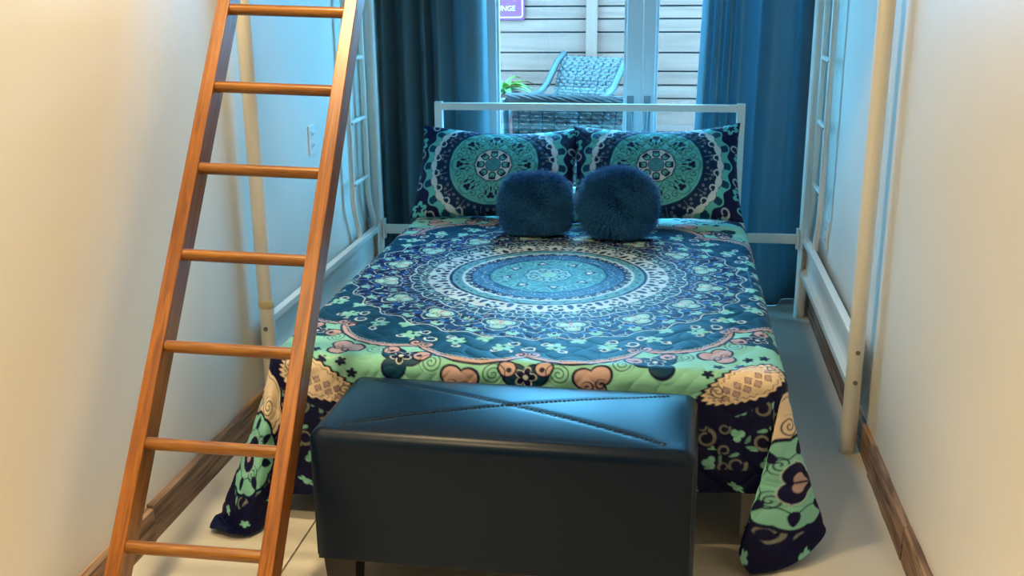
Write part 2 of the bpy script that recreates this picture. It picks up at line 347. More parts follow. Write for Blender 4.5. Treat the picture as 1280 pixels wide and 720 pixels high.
# far chair: reclined back with swept side frames, facing the house
bk = [(0.0, 0.42), (0.06, 0.56), (0.12, 0.70), (0.16, 0.82), (0.20, 0.93), (0.26, 1.02), (0.31, 1.055)]
fr = [(-0.62, 0.845), (-0.40, 0.845), (-0.20, 0.852), (-0.02, 0.865), (0.07, 0.90), (0.15, 0.96), (0.22, 1.03), (0.31, 1.10)]
c1 = empty('wicker_chair', (-0.615, 6.54, -0.05), (0, 0, math.radians(-24))); tag(c1, 'blue grey wicker chair with tall swept back, nearer the fence', 'chair', 'wicker patio chairs')
weave(bk, 0.44, 0.44, 34, 'back_weave', c1, 19); uprights(bk, 0.44, 0.44, c1)
weave([(-0.38, 0.40), (-0.2, 0.39), (0.0, 0.42)], 0.46, 0.44, 22, 'seat_weave', c1)
for s in (-1, 1):
    MB().tube([(s*0.245, -0.40, 0.40), (s*0.245, -0.38, 0.66), (s*0.245, -0.33, 0.79), (s*0.243, -0.24, 0.83), (s*0.24, -0.10, 0.83), (s*0.238, 0.02, 0.845), (s*0.238, 0.10, 0.885), (s*0.238, 0.17, 0.95), (s*0.238, 0.24, 1.02), (s*0.238, 0.33, 1.065)], 0.022, 12).build('side_frame', M_cframe, c1, smooth=True)
    MB().tube([(s*0.245, -0.40, 0.42), (s*0.245, -0.41, 0)], 0.017, 10).build('leg', M_cframe, c1, smooth=True)
    MB().tube([(s*0.235, 0.02, 0.85), (s*0.235, 0.02, 0.42), (s*0.235, 0.10, 0)], 0.017, 10).build('leg', M_cframe, c1, smooth=True)
# near chair: low rolled back seen from behind
c2 = empty('wicker_chair', (-0.55, 5.38, -0.05), (0, math.radians(-1.8), math.radians(183))); tag(c2, 'low wide wicker chair seen from behind, close to the glass', 'chair', 'wicker patio chairs')
bk2 = [(0.0, 0.40), (0.03, 0.55), (0.06, 0.70), (0.08, 0.85), (0.085, 0.93)]
weave(bk2, 0.52, 0.56, 26, 'back_weave', c2, 15); uprights(bk2, 0.52, 0.56, c2, 9)
weave([(-0.42, 0.40), (-0.2, 0.385), (0.0, 0.40)], 0.54, 0.52, 20, 'seat_weave', c2)
rl = MB()
for k in range(7):
    a = 2*PI*k/7
    rl.tube([(x/20*0.62-0.31, 0.09+0.017*math.cos(a+x*0.5), 0.955+0.017*math.sin(a+x*0.5)) for x in range(21)], 0.0105, 6)
rl.build('rolled_rim', M_wick, c2, smooth=True)['kind'] = 'stuff'
for s in (-1, 1):
    MB().tube([(s*0.315, 0.09, 0.95), (s*0.30, 0.06, 0.70), (s*0.285, 0.02, 0.42), (s*0.28, 0.06, 0.0)], 0.019, 12).build('side_frame', M_cframe, c2, smooth=True)
    MB().tube([(s*0.28, -0.42, 0.40), (s*0.28, -0.43, 0.0)], 0.017, 10).build('leg', M_cframe, c2, smooth=True)
MB().box(-0.285, 0.285, 0.035, 0.06, 0.585, 0.61).build('cross_bar', M_cframe, c2)

# ------------------------------------------------------------------ curtains
def curtain(name, label, prof, zt, z0, lean_l, lean_r, yb):
    # prof: (x, depth) pleat profile read along the curtain; smooth between
    xs = np.array([p[0] for p in prof]); ds = np.array([p[1] for p in prof])
    NU, NV = 150, 40
    tt = np.linspace(0, len(xs)-1, NU)
    def cr(a, t):
        i = np.clip(np.floor(t).astype(int), 0, len(a)-2); f = t-i
        p0 = a[np.clip(i-1, 0, None)]; p1 = a[i]; p2 = a[i+1]; p3 = a[np.clip(i+2, None, len(a)-1)]
        return 0.5*((2*p1)+(-p0+p2)*f+(2*p0-5*p1+4*p2-p3)*f*f+(-p0+3*p1-3*p2+p3)*f**3)
    X = cr(xs, tt); D = cr(ds, tt); u = np.linspace(0, 1, NU)
    vs = []
    for j in range(NV+1):
        v = j/NV; z = zt+(z0-zt)*v
        sway = 0.010*np.sin(5*v+u*9)*v
        x = X + (1-u)*lean_l*(v-0.45) + u*lean_r*(v-0.45) + sway*0.5
        y = yb - D*1.7*(0.75+0.35*v) + 0.008*np.sin(3.1*v*2+u*21)*v
        vs += [(x[i], y[i], z) for i in range(NU)]
    fs = [(j*NU+i, j*NU+i+1, (j+1)*NU+i+1, (j+1)*NU+i) for j in range(NV) for i in range(NU-1)]
    o = MB().add(vs, fs).build(name, M_curtain, smooth=True)
    sd = o.modifiers.new('thickness', 'SOLIDIFY'); sd.thickness = 0.003; sd.offset = 0
    return tag(o, label, 'curtain', 'curtains at the glass doors')
curtain('curtain', 'blue satin curtain on the left of the glass doors', [(-1.385, 0.0), (-1.34, 0.055), (-1.29, 0.0), (-1.23, 0.06), (-1.175, 0.0), (-1.145, 0.045), (-1.118, 0.005), (-1.075, 0.06), (-1.02, -0.005), (-0.965, 0.035), (-0.915, 0.05), (-0.875, 0.03), (-0.858, 0.0)], 2.22, 0.003, 0.0, 0.02, 4.955)
curtain('curtain', 'blue satin curtain on the right of the glass doors', [(0.118, 0.0), (0.15, 0.03), (0.178, 0.005), (0.208, 0.045), (0.228, 0.005), (0.255, 0.045), (0.272, 0.01), (0.30, 0.05), (0.355, 0.0), (0.385, -0.01), (0.43, 0.055), (0.49, 0.06), (0.525, 0.05), (0.55, 0.0), (0.60, -0.005), (0.645, 0.01)], 2.22, 0.003, -0.055, 0.0, 4.965)
rod = empty('curtain_rod', (-0.37, 4.955, 2.24)); tag(rod, 'white curtain rod above the glass doors', 'curtain rod')
MB().tube([(-1.02, 0, 0), (1.02, 0, 0)], 0.013, 12).build('rod', M_white, rod, smooth=True)
for x in (-0.95, 0.95): MB().box(x-0.012, x+0.012, -0.01, 0.095, -0.018, 0.018).build('bracket', M_white, rod)

# ------------------------------------------------------------------ wall outlets
def outlet(x, y, z, sgx, label):
    root = empty('wall_outlet', (x, y, z)); tag(root, label, 'outlet')
    MB().box(0, sgx*0.006, -0.036, 0.036, -0.058, 0.058).build('cover_plate', M_plate, root, bevel=0.002)
    for dz in (-0.022, 0.022):
        r = MB().box(sgx*0.006, sgx*0.0085, -0.017, 0.017, dz-0.014, dz+0.014).build('receptacle', M_plate, root, bevel=0.001)
        for dy in (-0.007, 0.007): MB().box(sgx*0.0085, sgx*0.009, dy-0.0012, dy+0.0012, dz-0.005, dz+0.006).build('slot', M_slot, r)
outlet(XL, 3.98, 0.888, 1, 'white power outlet on the left wall behind the ladder')
outlet(XR, 4.42, 0.455, -1, 'white power outlet low on the right wall')

# ------------------------------------------------------------------ loft bed frame
LX0, LX1, LY0, LY1 = -1.35, 0.605, 3.275, 4.70
loft = empty('loft_bed', ((LX0+LX1)/2, (LY0+LY1)/2, 0)); tag(loft, 'tall white metal loft bed frame standing over the lower bed', 'loft bed')
M_cap = mat('post_foot', lin(226, 220, 206), rough=0.5)
M_tape = mat('masking_tape', lin(222, 206, 160), rough=0.6)
for x in (LX0, LX1):
    for y in (LY0, LY1):
        p = local(loft, MB().tube([(x, y, 0.012), (x, y, 2.15)], 0.0255, 20).build('post', M_white, smooth=True))
        f = MB().lathe([(0.02, 0), (0.0262, 0), (0.0266, 0.016), (0.02, 0.016)], 20, (x, y, 0)).build('foot', M_cap, smooth=True); f.parent = p
        if y == LY0:
            for z in (0.35, 0.249):
                b = MB().tube([(x+0.002, y-0.0275, z), (x+0.002, y-0.020, z)], 0.0075, 12).build('bolt', M_bolt); b.parent = p
            if x == LX0:
                b = MB().lathe([(0.0257, 0.42), (0.0264, 0.421), (0.0264, 0.447), (0.0257, 0.448)], 20, (x, y, 0)).build('tape', M_tape, smooth=True); b.parent = p
# low end rails: channel with top bar, recessed web and bottom flange
for x, s in ((LX0, 1), (LX1, -1)):
    r = local(loft, MB().box(x-0.014, x+0.014, LY0+0.024, LY1-0.024, 0.357, 0.385).build('end_rail', M_white, bevel=0.003))
    w = MB().box(x-s*0.014, x-s*0.010, LY0+0.026, LY1-0.026, 0.235, 0.357).build('web', M_white); w.parent = r
    w = MB().box(x-0.016, x+0.018, LY0+0.024, LY1-0.024, 0.208, 0.235).build('flange', M_white, bevel=0.004); w.parent = r
    w = MB().box(x+s*0.010, x+s*0.016, LY1-0.062, LY1-0.020, 0.212, 0.392).build('end_bracket', M_white, bevel=0.002); w.parent = r
    b = MB().tube([(x+s*0.014, LY1-0.12, 0.345), (x+s*0.021, LY1-0.12, 0.345)], 0.006, 10).build('bolt', M_bolt); b.parent = r
    # climbing ladder built into the end
    tx = x - s*0.012
    for ty in (4.60, 4.365):
        t = local(loft, MB().tube([(tx, ty+0.075, 0.378), (tx, ty+0.068, 0.41), (tx, ty+0.045, 0.455), (tx, ty+0.016, 0.50), (tx, ty, 0.56), (tx, ty, 2.12)], 0.0125, 12).build('ladder_tube', M_white, smooth=True))
        for z in (0.632, 0.90, 1.165):
            if ty < 4.5:
                b = MB().tube([(tx+s*0.011, ty, z), (tx+s*0.0145, ty, z)], 0.0045, 8).build('bolt', M_bolt); b.parent = t
    for z in (0.632, 0.90, 1.165, 1.43, 1.70, 1.96):
        local(loft, MB().tube([(tx, 4.365, z), (tx, 4.60, z)], 0.0095, 12).build('ladder_rung', M_white, smooth=True))
    local(loft, MB().box(x-0.014, x+0.014, LY0+0.024, LY1-0.024, 1.74, 1.82).build('deck_end_rail', M_white, bevel=0.003))
    local(loft, MB().tube([(x, LY0+0.02, 2.12), (x, LY1-0.02, 2.12)], 0.016, 12).build('guard_rail', M_white, smooth=True))
rr = local(loft, MB().box(LX0+0.036, LX1-0.036, LY1-0.010, LY1+0.010, 0.342, 0.385).build('rear_rail', M_white, bevel=0.003))
for x, s in ((LX0, 1), (LX1, -1)):
    b = MB().box(x+s*0.0245, x+s*0.036, LY1-0.016, LY1+0.016, 0.318, 0.412).build('bracket', M_white, bevel=0.002); b.parent = rr
for y in (LY0, LY1):
    local(loft, MB().box(LX0+0.024, LX1-0.024, y-0.014, y+0.014, 1.74, 1.82).build('deck_side_rail', M_white, bevel=0.003))
for k in range(16):
    x = LX0+0.09+k*(LX1-LX0-0.18)/15
    local(loft, MB().box(x-0.03, x+0.03, LY0+0.014, LY1-0.014, 1.76, 1.775).build('deck_slat', M_white))
tag(MB().box(LX0+0.04, LX1-0.04, LY0+0.03, LY1-0.03, 1.776, 1.94).build('loft_mattress', M_mattress, bevel=0.03, bseg=3), 'white mattress on the loft bed deck', 'mattress')

# ------------------------------------------------------------------ lower bed
BX0, BX1, HY = -1.069, 0.320, 4.74
bed = empty('bed_frame', ((BX0+BX1)/2, 3.7, 0)); tag(bed, 'white metal bed frame with square tube headboard', 'bed')
for x in (BX0, BX1-0.036):
    local(bed, MB().box(x, x+0.036, HY-0.018, HY+0.018, 0, 0.955).build('headboard_post', M_white, bevel=0.003))
for z0, z1 in ((0.918, 0.950), (0.735, 0.762), (0.545, 0.570), (0.36, 0.385)):
    local(bed, MB().box(BX0+0.036, BX1-0.036, HY-0.013, HY+0.013, z0, z1).build('headboard_rail', M_white, bevel=0.003))
for x in (BX0+0.045, BX1-0.085):
    local(bed, MB().box(x, x+0.04, 2.72, HY-0.018, 0.19, 0.26).build('side_rail', M_white, bevel=0.003))
local(bed, MB().box(BX0+0.045, BX1-0.045, 2.70, 2.73, 0.19, 0.26).build('foot_rail', M_white, bevel=0.003))
for x in (BX0+0.075, 0.227):
    l = local(bed, MB().box(x, x+0.030, 2.675, 2.70, 0, 0.26).build('leg', M_white, bevel=0.002))
    b = MB().tube([(x+0.015, 2.6745, 0.028), (x+0.015, 2.676, 0.028)], 0.0035, 10).build('hole', M_slot); b.parent = l
for k in range(11):
    y = 2.80+k*0.18
    local(bed, MB().box(BX0+0.085, BX1-0.085, y, y+0.06, 0.245, 0.258).build('slat', M_white))
tag(MB().box(-1.035, 0.270, 2.672, 4.655, 0.262, 0.485).build('mattress', M_mattress, bevel=0.045, bseg=4, smooth=True), 'white mattress hidden under the patterned coverlet', 'mattress')

# ------------------------------------------------------------------ print drawing (dye colours, partly with window light in them, evaluated per point)
NAVY = np.array(lin(9, 15, 72)); DNAVY = np.array(lin(12, 16, 58)); TEAL = np.array(lin(5, 60, 90)); MINT = np.array(lin(132, 200, 184))
TAUPE = np.array(lin(186, 160, 160)); CREAM = np.array(lin(232, 212, 186)); PALE = np.array(lin(196, 214, 216)); SAGE = np.array(lin(122, 128, 122)); BLUE = np.array(lin(26, 84, 160)); TG = np.array(lin(66, 142, 154)); TGD = np.array(lin(86, 176, 172))  # TG and TGD: mint dye with blue window light mixed into the colour
class Cloth:
    def __init__(s, n, base): s.c = np.tile(base, (n, 1)); s.w = 0.003
    def fill(s, d, col):            # d < 0 inside, metres
        a = np.clip(0.5-d/s.w, 0, 1)[:, None]; s.c = s.c*(1-a)+np.asarray(col)*a
    def line(s, d, hw, col, gate=None):
        e = np.abs(d)-hw
        if gate is not None: e = np.maximum(e, gate)
        s.fill(e, col)
def sector(r, th, k, off=0.0):
    a = th*k/(2*PI)+off; i = np.floor(a); return (a-i-0.5)*(2*PI/k)*r, i
def pol(x, y): return np.hypot(x, y), np.arctan2(y, x)
def flower(x, y, R, n, ph=0.0):
    p, a = pol(x, y); return p-R*(0.52+0.48*np.abs(np.cos(n*(a+ph)/2)))
def spiral(x, y, R, pitch, w, ph=0.0):
    p, a = pol(x, y); q = (p/pitch-(a+ph)/(2*PI)); d = np.abs(q-np.floor(q)-0.5)*pitch-w
    return np.maximum(d, p-R)
def heart(x, y, R):
    x = np.abs(x); c = np.hypot(x-0.45*R, y-0.3*R)-0.55*R
    t = np.maximum((x*0.75-y*0.66-0.66*R*0.95), -1e9); t = np.maximum(np.abs(x)*0.80-(y+R)*0.6, y-0.35*R)
    return np.minimum(c, t)
def drop(x, y, w, l):               # leaf pointing to +y
    return np.abs(x)-w*np.sqrt(np.clip(1-(y/l)**2, 0, 1))*(1-0.35*y/l)+np.where(np.abs(y) > l, 0.05, 0)
def arcd(x, y, R, w, a0=-0.4, a1=3.6):
    p, a = pol(x, y); d = np.abs(p-R)-w; g = np.where((a > a0) & (a < a1), d, 0.01); return g
def hook(x, y, R, w):               # curling hook: three-quarter ring with a tail
    p, a = pol(x, y); d = np.abs(p-R*(0.55+0.45*(a+PI)/(2*PI)))-w*(0.5+0.5*(a+PI)/(2*PI)); return d
def warp_field(r, th, k, s, ph):
    u = np.abs(((th*k/(2*PI)) % 1.0)-0.5)*2*PI
    return np.sin(s*r+2.1*np.cos(u)+ph)+np.sin(0.63*s*r-3.0*np.cos(u)+1.7*ph)+0.8*np.sin(1.31*s*r*0.7+4.1*np.sin(u)+0.4*ph)

def coverlet_print(X, Y):
    r, th = pol(X, Y); n = len(X); K = 16; off = 1.5*K/(2*PI)*0+((math.radians(90))*K/(2*PI)) % 1.0
    P = Cloth(n, MINT)
    cu, ci = sector(r, th, K, off)                   # cell centred between two cusps
    f = ((th*K/(2*PI)+off) % 1.0)                     # 0 at a cusp, 1 at the next
    cu2, _ = sector(r, th, K, off+0.5)               # cell centred on a cusp
    S = 0.795+0.062*np.sin(PI*f)**0.75
    # --- ground outside the scallops: mint with dark quilting vines
    for k, rr, R, dx in ((K, 0.915, 0.046, 0.0),):
        x, y = cu2, -(r-rr)                         # big dark shield at each cusp
        P.fill(flower(x, y, 0.072, 3, PI/2), DNAVY); P.fill(flower(x, y+0.0, 0.062, 3, PI/2), TEAL)
        P.fill(flower(x, y-0.01, 0.030, 5), DNAVY); P.line(flower(x, y-0.01, 0.030, 5), 0.0016, PALE); P.fill(np.hypot(x, y-0.01)-0.007, PALE)
        for s in (-1, 1):
            h = np.hypot(x-s*0.05, y-0.035)-0.022; P.fill(h-0.006, DNAVY); P.fill(h, TAUPE); P.fill(np.hypot(x-s*0.045, y-0.03)-0.008, DNAVY)
    x, y = cu, (r-0.935)                            # taupe clover heads between
    d = flower(x, y, 0.052, 3, -PI/2); P.fill(d-0.008, DNAVY); P.fill(d, TAUPE)
    P.line(np.minimum(spiral(x-0.018, y-0.012, 0.016, 0.014, 0.0028), spiral(-x-0.018, y-0.012, 0.016, 0.014, 0.0028)), 0.0004, DNAVY); P.fill(spiral(x-0.018, y-0.012, 0.016, 0.014, 0.0022), DNAVY); P.fill(spiral(-x-0.018, y-0.012, 0.016, 0.014, 0.0022), DNAVY)
    for s in (-1, 1):
        P.fill(spiral(s*(x-s*0.088), r-0.90, 0.034, 0.0125, 0.0016, 1.0), DNAVY)
    for (ax, rr, ph) in ((0.05, 1.000, 0.0), (-0.05, 1.000, 0.5), (0.0, 1.025, 0.2), (0.095, 1.015, 0.7), (-0.095, 1.015, 0.3)):
        P.fill(flower(cu-ax, r-rr, 0.0165, 5, ph), DNAVY)
    for (ax, rr) in ((0.055, 1.045), (-0.055, 1.045), (0.0, 0.985)):
        P.line(np.hypot(cu-ax, r-rr)-0.030, 0.0007, PALE, np.where(r > 0.98, -1, 1.0))
    # --- outer navy ground with lace edge, from about 1.08
    f2 = ((th*8/(2*PI)+0.0) % 1.0)
    big = np.abs(np.sin(PI*(th*4/(2*PI)-0.5)))       # eight-fold bays: deep on the diagonals
    E0 = 1.085-0.055*big**2
    P.fill(E0-r+0.0, DNAVY)
    phd = (th % (PI/2))-PI/4; cu8 = (np.abs(phd)-0.215)*r
    ly_ = r-(E0+0.012); q, aq = pol(cu8/0.115, ly_/0.052)
    dl = (q-1.0-0.05*np.cos(26*aq)-0.10*np.cos(3*aq))*0.06
    P.fill(dl-0.007, DNAVY); P.fill(dl, CREAM); P.line(dl+0.010, 0.0011, DNAVY)
    for ax in (-0.062, -0.031, 0.0, 0.031, 0.062):
        for sy, off_ in ((0.006, 0.0), (0.026, 0.015)):
            dd = np.maximum(np.abs(cu8-ax-off_)*1.1+np.abs(ly_+0.010-sy)-0.011, dl+0.013); P.fill(dd-0.002, DNAVY); P.fill(dd, TAUPE)
    for s in (-1, 1): P.fill(np.maximum(spiral(s*cu8-0.082, ly_+0.010, 0.022, 0.012, 0.0016), dl), DNAVY)
    # swirls, clovers and leaves scattered on the navy
    gate = E0+0.085-r
    g = 0.074; gx = np.floor(X/g); gy = np.floor(Y/g)
    hsh = lambda a, b, k: (np.sin(a*127.1+b*311.7+k*74.7)*43758.5453) % 1.0
    h1, h2, h3 = hsh(np.abs(gx+0.5), gy, 1), hsh(np.abs(gx+0.5), gy, 2), hsh(np.abs(gx+0.5), gy, 3)
    lx = X-(gx+0.5)*g-(h1-0.5)*0.02; ly = Y-(gy+0.5)*g-(h2-0.5)*0.02
    ca, sa = np.cos(h3*6.28), np.sin(h3*6.28); rx, ry = lx*ca-ly*sa, lx*sa+ly*ca
    P.fill(np.maximum(np.where(h1 < 0.62, hook(rx, ry, 0.025, 0.005), 1), gate), SAGE)
    P.fill(np.maximum(np.where((h1 >= 0.62), flower(rx, ry, 0.020, 3), 1), gate), MINT)
    P.fill(np.maximum(np.where((h1 < 0.4), flower(rx-0.030, ry-0.022, 0.012, 4), 1), gate), MINT)
    P.fill(np.maximum(np.where((h2 > 0.4), drop(rx+0.030, ry+0.008, 0.006, 0.015), 1), gate), MINT*0.6)
    P.fill(np.maximum(np.where((h2 < 0.5), drop(ry+0.030, rx+0.005, 0.005, 0.014), 1), gate), MINT*0.8)
    g = 0.058; gx = np.floor(X/g+0.37); gy = np.floor(Y/g+0.61); h1, h2, h3 = hsh(np.abs(gx+0.13), gy, 4), hsh(np.abs(gx+0.13), gy, 5), hsh(np.abs(gx+0.13), gy, 6)
    lx = X-(gx+0.13)*g-(h1-0.5)*0.02; ly = Y-(gy-0.11)*g-(h2-0.5)*0.02
    rx, ry = lx*np.cos(h3*6.28)-ly*np.sin(h3*6.28), lx*np.sin(h3*6.28)+ly*np.cos(h3*6.28)
    P.fill(np.maximum(np.where(h1 < 0.45, hook(rx, ry, 0.015, 0.0035), 1), gate), SAGE); P.fill(np.maximum(np.where(h1 > 0.7, drop(rx, ry, 0.006, 0.014), 1), gate), MINT*0.8)
    # corner medallions (four-fold, on the diagonals)
    ax_, ay_ = np.abs(X), np.abs(Y)
    def medal(cx, cy, R, ang):
        x, y = ax_-cx, ay_-cy; c, s = math.cos(ang), math.sin(ang); x, y = x*c-y*s, x*s+y*c
        p, a = pol(x, y)
        d = p-R*(1.0+0.07*np.abs(np.cos(6*a))); P.fill(d-0.010, DNAVY); P.fill(d, MINT)
        for k in range(8):
            aa = 2*PI*k/8; P.fill(drop(x*math.cos(aa)-y*math.sin(aa), x*math.sin(aa)+y*math.cos(aa)-0.83*R, 0.012, 0.020), DNAVY)
        P.line(p-R*0.66*(1+0.06*np.cos(8*a)), 0.0016, DNAVY)
        for s_ in (-1, 1): P.fill(spiral(s_*x-0.42*R, y-0.38*R, 0.026, 0.013, 0.0018), DNAVY)
        hh = heart(x, y+0.01, 0.050); P.fill(hh-0.006, PALE); P.fill(hh-0.0035, DNAVY); P.fill(heart(x, y+0.01, 0.026), TAUPE); P.line(x, 0.003, DNAVY, heart(x, y+0.01, 0.026))
    x, y = ax_-0.845, ay_-0.905
    p, a = pol((x+y)*0.7071, (x-y)*0.7071*0.62); d = p-0.098*(1+0.10*np.abs(np.cos(4*a)))      # cream cartouche
    P.fill(d-0.010, DNAVY); P.fill(d, CREAM); P.line(d+0.012, 0.0012, DNAVY)
    P.fill(flower(x, y, 0.040, 5), DNAVY); P.fill(flower(x, y, 0.034, 5), TAUPE); P.fill(flower(x, y, 0.018, 4), MINT)
    for s_ in (-1, 1): P.fill(spiral(s_*(x-y)*0.7-0.075, (x+y)*0.7, 0.030, 0.014, 0.0018), DNAVY)
    medal(0.925, 1.035, 0.112, -0.75)
    medal(0.99, 0.79, 0.07, 0.4); medal(0.76, 1.17, 0.07, -1.2)
    # hem border of navy with a pale wave
    edge = np.maximum(ax_-1.085, ay_-1.215)
    P.fill(-edge-0.05, DNAVY); P.fill(np.maximum(-edge-0.045, flower(((X+Y) % 0.12)-0.06, edge+0.0, 0.016, 5)), MINT)
    # --- scalloped teal band
    P.fill(r-S-0.026, DNAVY); P.line(r-S-0.011, 0.0068, TAUPE); P.line(r-S+0.002+0.002*np.cos(f*2*PI*22), 0.0016, PALE)
    P.fill(r-S+0.005, TEAL)
    for s in (-1, 1):                                # curled scroll ends at each cusp
        q = np.hypot(s*cu2-0.020, r-0.800)
        P.fill(q-0.021, DNAVY); P.fill(spiral(s*cu2-0.020, r-0.800, 0.018, 0.017, 0.0048, 0.5), TAUPE)
    c32, i32 = sector(r, th, 32, 2*off); c48, _ = sector(r, th, 48, 3*off)
    in1 = np.where(i32 % 2 == 0, 1.0, 0.0)
    P.fill(np.where(i32 % 2 == 0, flower(c32, r-0.735, 0.030, 5, 1.2), flower(c32, r-0.752, 0.032, 6, 0.3)), MINT)
    P.fill(np.hypot(c32, r-0.740)-0.006, TEAL)
    P.fill(hook(cu2-0.0, r-0.752, 0.020, 0.004), PALE); P.fill(hook(-cu2+0.045, r-0.712, 0.017, 0.0036), PALE); P.fill(hook(cu2+0.045, r-0.712, 0.017, 0.0036), PALE)
    P.fill(drop(c32-0.028, r-0.780, 0.004, 0.010), PALE); P.fill(flower(cu, r-0.690, 0.026, 4, 0.4), MINT)
    P.fill(hook(cu-0.06, r-0.775, 0.013, 0.003), PALE); P.fill(hook(-cu-0.06, r-0.775, 0.013, 0.003), PALE)
    # --- navy field with scrolling vines, hearts
    Rn = 0.665+0.012*np.cos(f*2*PI*2)
    P.line(r-Rn, 0.0022, PALE); P.fill(r-Rn+0.003, NAVY)
    inn = np.maximum(r-Rn+0.008, 0.462-r)
    w1 = warp_field(r, th, 32, 74, 0.4)
    P.fill(np.maximum((np.abs(w1)-0.20)*0.012, inn), PALE)
    w2 = warp_field(r, th, 32, 96, 2.2)
    P.fill(np.maximum((1.45-w2)*0.012, inn), MINT*0.95); P.fill(np.maximum((1.5+w2)*0.012, inn), BLUE)
    ch, _ = sector(r, th, K, off)
    hd = flower(ch*0.95, -(r-0.552), 0.046, 3, PI/2)
    P.fill(hd-0.017, TEAL); P.line(hd-0.015, 0.0012, PALE); P.fill(hd, np.array(lin(170, 214, 200)))
    P.line(hd+0.008, 0.0011, NAVY); P.fill(spiral(ch-0.014, r-0.560, 0.012, 0.010, 0.0016), NAVY); P.fill(spiral(-ch-0.014, r-0.560, 0.012, 0.010, 0.0016), NAVY); P.fill(drop(ch, r-0.535, 0.006, 0.016), TAUPE)
    # --- wreath
    c24, i24 = sector(r, th, 24, 0.0)
    fw = ((th*24/(2*PI)) % 1.0)
    So = 0.455+0.018*np.sin(PI*fw)
    P.line(r-So-0.006, 0.002, PALE); P.fill(r-So, TEAL)
    P.fill(np.maximum((np.abs(warp_field(r, th, 24, 120, 1.0))-0.55)*0.008, np.maximum(r-So+0.004, 0.40-r)), PALE)
    P.fill(r-0.408-0.010*np.cos(2*PI*fw), PALE)
    P.fill(flower(c24, r-0.378, 0.032, 4, PI/4), NAVY); P.fill(flower(c24, r-0.378, 0.022, 4), PALE); P.fill(np.hypot(c24, r-0.378)-0.006, NAVY)
    c24b, _ = sector(r, th, 24, 0.5); P.fill(drop(c24b, r-0.370, 0.010, 0.022), NAVY); P.fill(drop(c24b, r-0.432, 0.006, 0.014), MINT)
    # --- ring with beads
    P.fill(r-0.343, NAVY); P.fill(r-0.332, np.array(lin(96, 158, 170)))
    c60, _ = sector(r, th, 40, 0.0); P.line(r-0.312-0.006*np.sin(th*40), 0.0013, NAVY); P.fill(np.hypot(c60, r-0.318)-0.005, TEAL)
    P.line(r-0.294, 0.004, PALE)
    P.fill(r-0.288, NAVY)
    P.fill(hook(c60, r-0.279, 0.011, 0.0028), PALE)
    P.fill(r-0.262, np.array(lin(16, 88, 140)))
    P.fill(np.maximum((np.abs(warp_field(r, th, 20, 150, 0.2))-0.16)*0.008, np.maximum(r-0.262, 0.205-r)), PALE*0.8)
    # --- central medallion
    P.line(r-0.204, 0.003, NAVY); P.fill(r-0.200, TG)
    P.fill(np.maximum((np.abs(warp_field(r, th, 8, 70, 1.3))-0.16)*0.012, np.maximum(r-0.19, 0.075-r)), TEAL); P.fill(np.maximum((np.abs(warp_field(r, th, 8, 95, 0.2))-0.22)*0.012, np.maximum(r-0.192, 0.085-r)), np.array(lin(140, 200, 205)))
    c8, _ = sector(r, th, 8, 0.25); P.fill(flower(c8, r-0.145, 0.022, 3, -PI/2), NAVY); P.fill(flower(c8, r-0.145, 0.012, 3, -PI/2), PALE)
    P.fill(r-0.083-0.004*np.cos(10*th), NAVY); P.fill(r-0.078-0.004*np.cos(10*th), np.array(lin(130, 186, 196)))
    c8c, _ = sector(r, th, 8, 0.0); P.fill(flower(c8c, r-0.055, 0.018, 3, PI/2), NAVY); P.fill(flower(c8c, r-0.055, 0.010, 3, PI/2), MINT); P.line(r-0.032, 0.0015, NAVY); P.fill(r-0.030, MINT)
    return P.c

